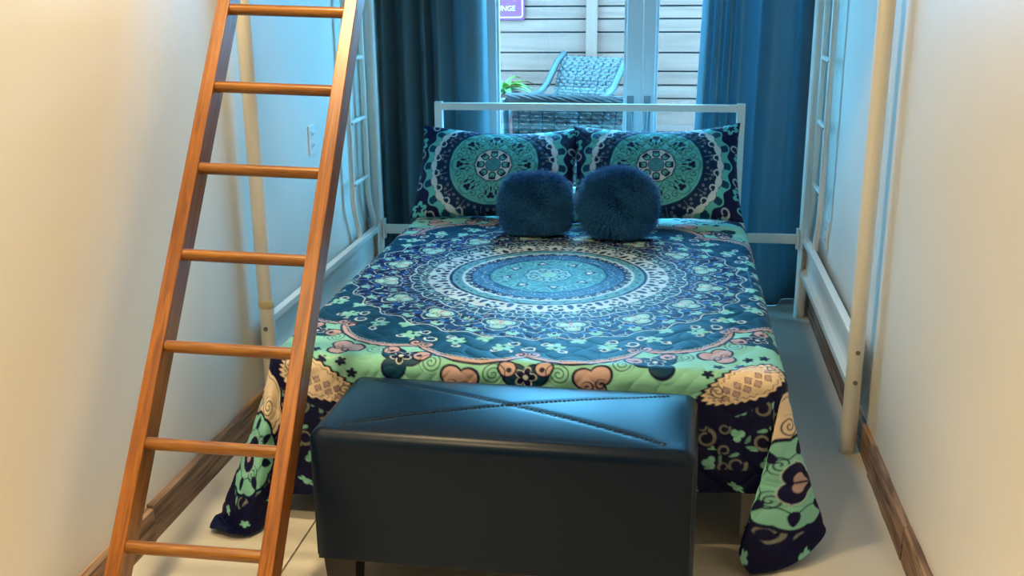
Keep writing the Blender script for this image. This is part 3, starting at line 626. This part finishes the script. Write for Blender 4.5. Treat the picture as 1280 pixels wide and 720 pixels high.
def sham_print(X, Y):
    r, th = pol(X, Y); P = Cloth(len(X), TEAL*0.55+NAVY*0.35); P.w = 0.0025
    # corner ground
    P.fill(0.305-r, DNAVY)
    c10, _ = sector(r, th, 14, 0.25)
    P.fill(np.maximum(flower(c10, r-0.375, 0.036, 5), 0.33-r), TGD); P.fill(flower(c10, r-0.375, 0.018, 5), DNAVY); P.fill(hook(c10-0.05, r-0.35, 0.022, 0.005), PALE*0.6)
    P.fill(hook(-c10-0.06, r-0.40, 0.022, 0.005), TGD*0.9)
    # outer wavy band
    f = (th*22/(2*PI)) % 1.0
    So = 0.318+0.010*np.cos(2*PI*f)
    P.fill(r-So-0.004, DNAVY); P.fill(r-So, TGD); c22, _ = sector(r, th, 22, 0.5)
    d = flower(c22*0.7, r-0.303, 0.016, 2, PI/2); P.fill(d-0.002, DNAVY); P.fill(d, TEAL)
    P.line(r-0.282-0.006*np.cos(2*PI*f), 0.0015, DNAVY)
    P.fill(r-0.281-0.006*np.cos(2*PI*f), PALE*0.9)
    Ri = 0.262
    P.fill(r-Ri-0.005*np.cos(2*PI*f+PI), TEAL*0.45+NAVY*0.45)
    c22b, _ = sector(r, th, 22, 0.0)
    P.fill(hook(c22b, r-0.258, 0.020, 0.0045), PALE*0.9)
    # thin sprigs
    c14, _ = sector(r, th, 16, 0.0)
    P.line(c14, 0.0008, PALE*0.45, np.maximum(r-0.240, 0.205-r))
    for ax, rr in ((0.0, 0.240), (0.018, 0.234), (-0.018, 0.234), (0.028, 0.216), (-0.028, 0.216)):
        P.line(np.hypot(c14-ax, r-rr)-0.0045, 0.0011, PALE*0.5)
    # green disc
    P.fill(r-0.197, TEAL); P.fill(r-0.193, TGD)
    P.line(r-0.180, 0.0007, TEAL)
    c9, _ = sector(r, th, 8, 0.5); c9b, _ = sector(r, th, 8, 0.0)
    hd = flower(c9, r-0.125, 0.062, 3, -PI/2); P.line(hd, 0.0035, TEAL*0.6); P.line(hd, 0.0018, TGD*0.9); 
    for s in (-1, 1):
        P.fill(spiral(s*c9-0.025, r-0.115, 0.016, 0.013, 0.0018), TEAL*0.6); P.fill(spiral(s*c9b-0.020, r-0.160, 0.016, 0.013, 0.0018), TEAL*0.6)
    P.fill(flower(c9, r-0.150, 0.018, 3, PI/2), DNAVY); P.fill(drop(c9-0.022, r-0.138, 0.005, 0.012), DNAVY); P.fill(drop(c9+0.022, r-0.138, 0.005, 0.012), DNAVY)
    P.fill(drop(c9, r-0.118, 0.004, 0.014), DNAVY)
    dia = np.abs(c9b)*1.0+np.abs(r-0.10)-0.022; P.line(dia, 0.0013, TEAL*0.6)
    # white decagon with tulips
    k = 10; a = (th*k/(2*PI)) % 1.0; rp = r*np.cos((a-0.5)*2*PI/k)
    P.fill(rp-0.079, DNAVY); P.fill(rp-0.075, PALE)
    ct, _ = sector(r, th, 8, 0.5)
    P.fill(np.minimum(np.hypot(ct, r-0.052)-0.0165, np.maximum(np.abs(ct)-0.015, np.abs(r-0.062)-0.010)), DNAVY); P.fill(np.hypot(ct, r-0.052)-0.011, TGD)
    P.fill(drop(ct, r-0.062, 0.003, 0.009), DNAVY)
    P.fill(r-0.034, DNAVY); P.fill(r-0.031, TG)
    return P.c

def grid_object(name, V, colr, nu, nv, m, parent=None, wrap=False):
    me = bpy.data.meshes.new(name); N = nu*nv
    i, j = np.meshgrid(np.arange(nu-1), np.arange(nv-1)); a = (j*nu+i).ravel()
    q = np.stack([a, a+1, a+nu+1, a+nu], 1).astype(np.int32); nf = len(q)
    me.vertices.add(N); me.vertices.foreach_set('co', V.astype(np.float32).ravel())
    me.loops.add(nf*4); me.loops.foreach_set('vertex_index', q.ravel())
    me.polygons.add(nf); me.polygons.foreach_set('loop_start', (np.arange(nf)*4).astype(np.int32))
    try: me.polygons.foreach_set('loop_total', np.full(nf, 4, np.int32))
    except Exception: pass
    me.update(calc_edges=True)
    me.polygons.foreach_set('use_smooth', np.ones(nf, bool))
    if colr is not None:
        at = me.attributes.new('print', 'FLOAT_COLOR', 'POINT'); at.data.foreach_set('color', np.concatenate([colr, np.ones((N, 1))], 1).astype(np.float32).ravel())
    me.materials.append(m); o = bpy.data.objects.new(name, me); C.objects.link(o)
    if parent: o.parent = parent
    return o
def grid_normals(V, nu, nv):
    G = V.reshape(nv, nu, 3); du = np.gradient(G, axis=1); dv = np.gradient(G, axis=0); n = np.cross(du, dv); n /= np.linalg.norm(n, axis=2, keepdims=True)+1e-12; return n.reshape(-1, 3)

# ------------------------------------------------------------------ coverlet
CX, HW, YFOOT, ZT = -0.385, 0.668, 2.655, 0.502
MCX, MCY = -0.405, 3.50
def coverlet():
    sv = np.arange(-HW-0.45, HW+0.4501, 0.003); nu = len(sv)
    y_top = np.concatenate([np.arange(4.50, 3.40, -0.0045), np.arange(3.40, YFOOT, -0.003)])
    bb = np.arange(0, 1.0001, 0.003/0.42); nt = len(y_top)+len(bb); 
    S, _ = np.meshgrid(sv, np.zeros(nt)); ROW = np.zeros((nt, nu)); B = np.zeros((nt, nu))
    ROW[:len(y_top)] = y_top[:, None]; ROW[len(y_top):] = YFOOT
    bmax = 0.445+(sv+HW)/(2*HW)*(0.355-0.445); bmax = np.clip(bmax, 0.33, 0.47)
    B[len(y_top):] = bb[:, None]*bmax[None, :]
    s = S.ravel(); y = ROW.ravel(); b = B.ravel()
    a = np.clip(np.abs(s)-HW, 0, None); sgn = np.sign(s)
    rho = np.hypot(a, b); phi = np.degrees(np.arctan2(a, b))
    R0 = 0.042
    arc = np.clip(rho, 0, R0*PI/2); out = R0*np.sin(arc/R0); dz = R0*(1-np.cos(arc/R0)); rem = np.clip(rho-R0*PI/2, 0, None)
    dirx = np.sin(np.radians(phi)); diry = np.cos(np.radians(phi)); dirx = np.where(rho > 0, dirx, 0); diry = np.where(rho > 0, diry, 0)
    kr = np.array([0, 20, 38, 51.5, 59, 69, 81, 90.]); exr = np.array([0.0, -0.025, -0.06, -0.085, 0.035, 0.125, 0.09, 0.05]); eyr = np.array([0.01, -0.01, 0.07, 0.145, 0.105, 0.03, -0.01, 0.0])
    kl = np.array([0, 20, 34, 45, 57, 70, 82, 90.]); exl = np.array([0.0, 0.01, 0.05, 0.11, 0.15, 0.14, 0.10, 0.06]); eyl = np.array([0.01, 0.02, 0.12, 0.08, 0.02, -0.01, -0.01, 0.0])
    def sp(k, e, x):
        i = np.clip(np.searchsorted(k, x)-1, 0, len(k)-2); f = np.clip((x-k[i])/(k[i+1]-k[i]), 0, 1)
        m = np.gradient(e, k); h = k[i+1]-k[i]
        return (2*f**3-3*f**2+1)*e[i]+(f**3-2*f**2+f)*h*m[i]+(-2*f**3+3*f**2)*e[i+1]+(f**3-f**2)*h*m[i+1]
    ex = np.where(s > 0, sp(kr, exr, phi), sp(kl, exl, phi)); ey = np.where(s > 0, sp(kr, eyr, phi), sp(kl, eyl, phi))
    g = (rem/0.42)**1.15
    hx, hy = ex*g, ey*g
    fold = np.where(a == 0, 0.006*np.sin(s*19+1.0)*np.clip(rem/0.3, 0, 1), 0); foldx = np.where(b == 0, 0.012*np.sin(y*15)*np.clip(rem/0.3, 0, 1)*np.clip((y-YFOOT)/0.15, 0, 1), 0)
    hl = np.hypot(hx, hy); dz = dz+np.sqrt(np.clip(rem**2-np.minimum(hl, rem*0.95)**2, 0, None))
    z = ZT-dz
    lay = np.clip(0.010-z, 0, None); z = np.maximum(z, 0.010+0.10*lay+0.008*np.abs(np.sin(30*lay))*(lay > 0))
    nl = np.hypot(hx, hy)+1e-6; hx = hx+hx/nl*lay*0.15; hy = hy+hy/nl*lay*0.15
    px = CX+np.clip(s, -HW, HW)+sgn*(dirx*out+hx+foldx); py = y-(diry*out+hy+fold)
    V = np.stack([px, py, z], 1)
    # print coordinates on the flat cloth
    X = (CX+s)-MCX; Y = np.where(b > 0, YFOOT-b, y)-MCY
    t = math.radians(-2.6); Xr = X*math.cos(t)-Y*math.sin(t); Yr = X*math.sin(t)+Y*math.cos(t)
    col = coverlet_print(Xr, Yr)
    # quilting: stitched curves leave soft puffs
    q1 = np.sin(PI*(Xr+0.028*np.sin(Yr*38))/0.075); q2 = np.sin(PI*(Yr+0.028*np.sin(Xr*38))/0.075)
    qh = 0.0036*(np.clip(np.abs(q1*q2), 0, 1)**0.35)+0.0012*np.sin(X*13+1)*np.sin(Y*9)
    soft = 0.004*np.sin(X*7+0.6)*np.sin(Y*5+1.1)
    n = grid_normals(V, nu, nt); n *= np.sign(n[:, 2:3].mean())
    V = V+n*(qh-0.003)[:, None]; V[:, 2] += np.where(rho == 0, soft, 0)*0.6; V[:, 2] = np.maximum(V[:, 2], 0.006)
    o = grid_object('coverlet', V, col, nu, nt, M_print)
    tag(o, 'blue and mint mandala print quilted coverlet draped over the bed', 'bedspread')
coverlet()

# ------------------------------------------------------------------ pillow shams
def sham(loc, tilt, rz, w, h, label, roll=0.0):
    root = empty('pillow', loc, (0, 0, rz)); tag(root, label, 'pillow', 'pillows against the headboard')
    for side, nm in ((-1, 'printed_front'), (1, 'printed_back')):
        d = 0.0025 if side < 0 else 0.008
        u = np.arange(-w/2, w/2+1e-6, d); v = np.arange(-h/2, h/2+1e-6, d); u = np.linspace(-w/2, w/2, len(u)); v = np.linspace(-h/2, h/2, len(v))
        U, Vv = np.meshgrid(u, v); nu, nv = len(u), len(v); U = U.ravel(); Vv = Vv.ravel()
        a = np.clip(1-np.abs(2*U/w)**2.6, 0, 1); b = np.clip(1-np.abs(2*Vv/h)**2.4, 0, 1)
        T = 0.085*(a*b)**0.42*(1-0.12*np.abs(2*Vv/h))
        # edges drawn in between pointed corners
        pin = 0.020*(1-(2*Vv/h)**2)*np.abs(2*U/w)**3; X = U-np.sign(U)*pin
        Z = Vv-np.sign(Vv)*0.030*(1-(2*U/w)**2)*np.abs(2*Vv/h)**3
        q = 0.0035*np.abs(np.sin(PI*(U+Vv)/0.075)*np.sin(PI*(U-Vv)/0.075))**0.4*(a*b)**0.3
        Y = side*(T+q)+0.006*np.sin(U*9)*np.sin(Vv*7)
        sag = -0.02*(1-(2*U/w)**2)*((Vv/h+0.5)**2)
        Z = Z+sag
        ct, st = math.cos(tilt), math.sin(tilt)
        Zt = (Z+h/2)*ct-Y*st; Yt = (Z+h/2)*st+Y*ct
        cr_, sr_ = math.cos(roll), math.sin(roll); X2 = X*cr_-Zt*sr_; Z2 = X*sr_+Zt*cr_
        colr = sham_print(U, Vv+0.002)
        grid_object(nm, np.stack([X2, Yt, Z2], 1), colr, nu, nv, M_print, root)
    return root
sham((-0.742, 4.30, 0.505), math.radians(-38)*-1, math.radians(-1.5), 0.71, 0.46, 'mandala print pillow standing on the left of the bed head', math.radians(0))
sham((-0.048, 4.285, 0.514), math.radians(38), math.radians(1), 0.71, 0.47, 'mandala print pillow standing on the right of the bed head', math.radians(1.5))

# ------------------------------------------------------------------ fluffy cushions
M_fur = mat('blue_fur', lin(8, 56, 112), rough=0.45, spec=0.35, nscale=150, col2=lin(70, 150, 210))
M_furb = mat('blue_fur_base', lin(4, 30, 74), rough=0.9)
def fur_cushion(loc, rx, ry, rz_, e, rot, label, seed):
    rg = np.random.default_rng(seed)
    root = empty('fluffy_cushion', loc, (0, 0, rot)); tag(root, label, 'cushion', 'fluffy cushions on the bed')
    def surf(d):
        k = (np.abs(d[:, 0]/rx)**e+np.abs(d[:, 2]/rz_)**e)**(2.0/e)+(d[:, 1]/ry)**2
        return d/np.sqrt(k)[:, None]
    NU, NV = 48, 26
    th, ph = np.meshgrid(np.linspace(-PI, PI, NU), np.linspace(-PI/2+1e-3, PI/2-1e-3, NV)); th = th.ravel(); ph = ph.ravel()
    D = np.stack([rx*np.cos(ph)*np.cos(th), ry*np.cos(ph)*np.sin(th), rz_*np.sin(ph)], 1)
    grid_object('body', surf(D)+np.array([0, 0, rz_]), None, NU, NV, M_furb, root)
    n = 42000
    D = rg.normal(0, 1, (n, 3))*np.array([rx, ry, rz_]); A = surf(D)
    base_ = (np.abs(A[:, 0]/rx)**e+np.abs(A[:, 2]/rz_)**e)**(2.0/e-1)
    nrm = np.stack([base_*np.sign(A[:, 0])*np.abs(A[:, 0]/rx)**(e-1)/rx, A[:, 1]/ry**2, base_*np.sign(A[:, 2])*np.abs(A[:, 2]/rz_)**(e-1)/rz_], 1)
    nrm /= np.linalg.norm(nrm, axis=1, keepdims=True)+1e-12; A = A+np.array([0, 0, rz_])
    ln = rg.uniform(0.024, 0.042, n)[:, None]; jit = rg.normal(0, 0.30, (n, 3))
    clump = np.stack([np.sin(A[:, 0]*55+A[:, 2]*40), np.sin(A[:, 1]*60+1), np.sin(A[:, 2]*50+A[:, 0]*30)], 1)*0.55
    d1 = nrm+jit*0.5+clump*0.5; d1 /= np.linalg.norm(d1, axis=1, keepdims=True); d2 = d1+jit*0.6+np.array([0, 0, -0.55]); d2 /= np.linalg.norm(d2, axis=1, keepdims=True)
    B = A+d1*ln*0.55; Cc = B+d2*ln*0.55
    side = np.cross(d1, rg.normal(0, 1, (n, 3))); side /= np.linalg.norm(side, axis=1, keepdims=True)+1e-9; w = 0.0008
    A = A-nrm*0.003; Cc[:, 2] = np.maximum(Cc[:, 2], 0.001); B[:, 2] = np.maximum(B[:, 2], 0.001)
    Vs = np.stack([A-side*w, A+side*w, B-side*w*0.8, B+side*w*0.8, Cc], 1).reshape(-1, 3)
    k = np.arange(n)*5
    me = bpy.data.meshes.new('fur')
    F = np.concatenate([np.stack([k, k+1, k+3, k+2], 1).ravel(), np.stack([k+2, k+3, k+4], 1).ravel()]).astype(np.int32)
    me.vertices.add(len(Vs)); me.vertices.foreach_set('co', Vs.astype(np.float32).ravel()); me.loops.add(len(F)); me.loops.foreach_set('vertex_index', F)
    me.polygons.add(2*n); st = np.concatenate([np.arange(n)*4, n*4+np.arange(n)*3]).astype(np.int32); me.polygons.foreach_set('loop_start', st)
    try: me.polygons.foreach_set('loop_total', np.concatenate([np.full(n, 4), np.full(n, 3)]).astype(np.int32))
    except Exception: pass
    me.update(calc_edges=True); me.materials.append(M_fur)
    o = bpy.data.objects.new('fur', me); C.objects.link(o); o.parent = root; o['kind'] = 'stuff'
fur_cushion((-0.524, 4.085, 0.512), 0.122, 0.078, 0.110, 3.4, math.radians(4), 'squarish blue fluffy cushion, the left one of the pair', 3)
fur_cushion((-0.196, 4.055, 0.512), 0.137, 0.088, 0.126, 2.3, math.radians(-5), 'round blue fluffy cushion, the right one of the pair', 5)

# ------------------------------------------------------------------ ottoman bench
def ottoman():
    root = empty('ottoman', (-0.372, 2.392, 0), (0, 0, math.radians(-1.3))); tag(root, 'navy leather ottoman bench with stitched cross at the foot of the bed', 'ottoman')
    hw, hd, z0, z1 = 0.462, 0.195, 0.128, 0.466
    me = bpy.data.meshes.new('upholstery'); bm = bmesh.new()
    bmesh.ops.create_cube(bm, size=1.0)
    for v in bm.verts: v.co = Vector((v.co.x*2*hw, v.co.y*2*hd, z0+(v.co.z+0.5)*(z1-z0)))
    top = [e for e in bm.edges if all(v.co.z > z1-0.01 for v in e.verts)]; vert = [e for e in bm.edges if abs(e.verts[0].co.z-e.verts[1].co.z) > 0.1]; bot = [e for e in bm.edges if all(v.co.z < z0+0.01 for v in e.verts)]
    bmesh.ops.bevel(bm, geom=top+vert, offset=0.034, segments=6, profile=0.5, affect='EDGES')
    bm.to_mesh(me); bm.free()
    for p in me.polygons: p.use_smooth = True
    try: me.set_sharp_from_angle(angle=0.6)
    except Exception: pass
    me.materials.append(M_leather); o = bpy.data.objects.new('upholstery', me); C.objects.link(o); o.parent = root
    top_z = lambda x, y: z1
    # crowned pad top, stitched corner to corner
    NU, NV = 70, 40
    x = np.linspace(-hw+0.030, hw-0.030, NU); y = np.linspace(-hd+0.030, hd-0.030, NV); X, Y = np.meshgrid(x, y)
    def H(X, Y):
        u = X/(hw-0.03); v = Y/(hd-0.03); d = np.minimum(np.abs(u-v), np.abs(u+v))
        return z1-0.0006+0.016*(np.clip(1-u**4, 0, 1)*np.clip(1-v**2, 0, 1))**0.8*1.0-0.0035*np.exp(-(d/0.035)**2)*np.clip((1-u*u)*(1-v*v)*4, 0, 1)
    grid_object('pad_top', np.stack([X, Y, H(X, Y)], -1).reshape(-1, 3), None, NU, NV, M_leather, root)
    for s in (-1, 1):
        m = MB(); L = math.hypot(hw-0.05, hd-0.04); nx, ny = -(hd-0.04)*s/L, (hw-0.05)/L
        for o_ in (-0.004, 0.004):
            for k in range(74):
                a, b = -0.95+1.9*k/74, -0.95+1.9*(k+0.62)/74
                P0 = [((hw-0.05)*t+nx*o_, s*(hd-0.04)*t+ny*o_) for t in (a, b)]
                m.tube([(p[0], p[1], float(H(np.array(p[0]), np.array(p[1])))+0.0006) for p in P0], 0.0011, 5)
        m.build('stitching', M_stitch, root)['kind'] = 'stuff'
    # corner seams
    for sx in (-1, 1):
        for sy in (-1, 1):
            cx, cy = sx*(hw-0.034), sy*(hd-0.034); q = 0.034*0.7071+0.0002
            MB().tube([(cx+sx*q, cy+sy*q, z0+0.005), (cx+sx*q, cy+sy*q, z1-0.034)], 0.0016, 6).build('corner_seam', M_stitch, root)
    MB().box(-hw+0.01, hw-0.01, -hd+0.01, hd-0.01, z0-0.008, z0).build('underside', M_dark, root)
    for sx in (-1, 1):
        for sy in (-1, 1):
            cx, cy = sx*(hw-0.06), sy*(hd-0.06)
            vs = [(cx+dx*0.042, cy+dy*0.042, z0-0.006) for dx, dy in ((-1,-1), (1,-1), (1,1), (-1,1))]+[(cx+dx*0.034, cy+dy*0.034, 0) for dx, dy in ((-1,-1), (1,-1), (1,1), (-1,1))]
            MB().add(vs, [(0,1,2,3), (7,6,5,4)]+[(i, (i+1) % 4, 4+(i+1) % 4, 4+i) for i in range(4)]).build('leg', M_dark, root, bevel=0.003)
ottoman()

# ------------------------------------------------------------------ wooden ladder
def ladder():
    K = 0.80; cam0 = Vector((0, 0, CAM_H))
    A0 = cam0+(Vector((-1.5301, 2.5336, -0.0856))-cam0)*K            # left end of the lowest rung
    u = Vector((0.00103499, 0.58246545, 0.8128548)).normalized(); e = Vector((0.99820321, 0.04809696, -0.03573571)); e = (e-u*e.dot(u)).normalized()
    n = u.cross(e); n = -n if n.y > 0 else n                         # towards the viewer
    s = 0.305*K; w = 0.4034*K
    t0 = -A0.z/u.z
    base = A0+u*t0+e*(w/2)
    root = empty('wooden_ladder', base); tag(root, 'orange stained wooden ladder leaning towards the loft bed', 'ladder')
    rot = Matrix((e, -n, u)).transposed().to_4x4()
    root.matrix_world = Matrix.Translation(base)@rot
    th, dp = 0.036, 0.075
    for sg_ in (-1, 1):
        x0 = sg_*w/2; x1 = x0+sg_*th
        xa, xb = min(x0, x1), max(x0, x1)
        # foot cut flat on the floor: lower ends follow z = 0
        def zc(x, y): # along-ladder coordinate where the point meets the floor
            p = base+e*x-n*y; return -p.z/u.z
        ys = (-0.014, dp-0.014); ztop = 2.30
        vs = [(x, y, zc(x, y)) for x in (xa, xb) for y in ys]+[(x, y, ztop) for x in (xa, xb) for y in ys]
        MB().add(vs, [(0,1,3,2), (4,6,7,5), (0,4,5,1), (2,3,7,6), (0,2,6,4), (1,5,7,3)]).build('side_rail', M_ladder, root, bevel=0.0025)
    for k in range(9):
        zz = -t0+s*k
        m = MB().tube([(-w/2-0.01, 0.006, zz), (w/2+0.01, 0.006, zz)], 0.0155, 16)
        m.build('rung', M_rung, root, smooth=True)
        for sg_ in (-1, 1):
            MB().tube([(sg_*(w/2+th-0.002), 0.006, zz), (sg_*(w/2+th+0.0008), 0.006, zz)], 0.008, 12).build('plug', M_rung, root)
ladder()
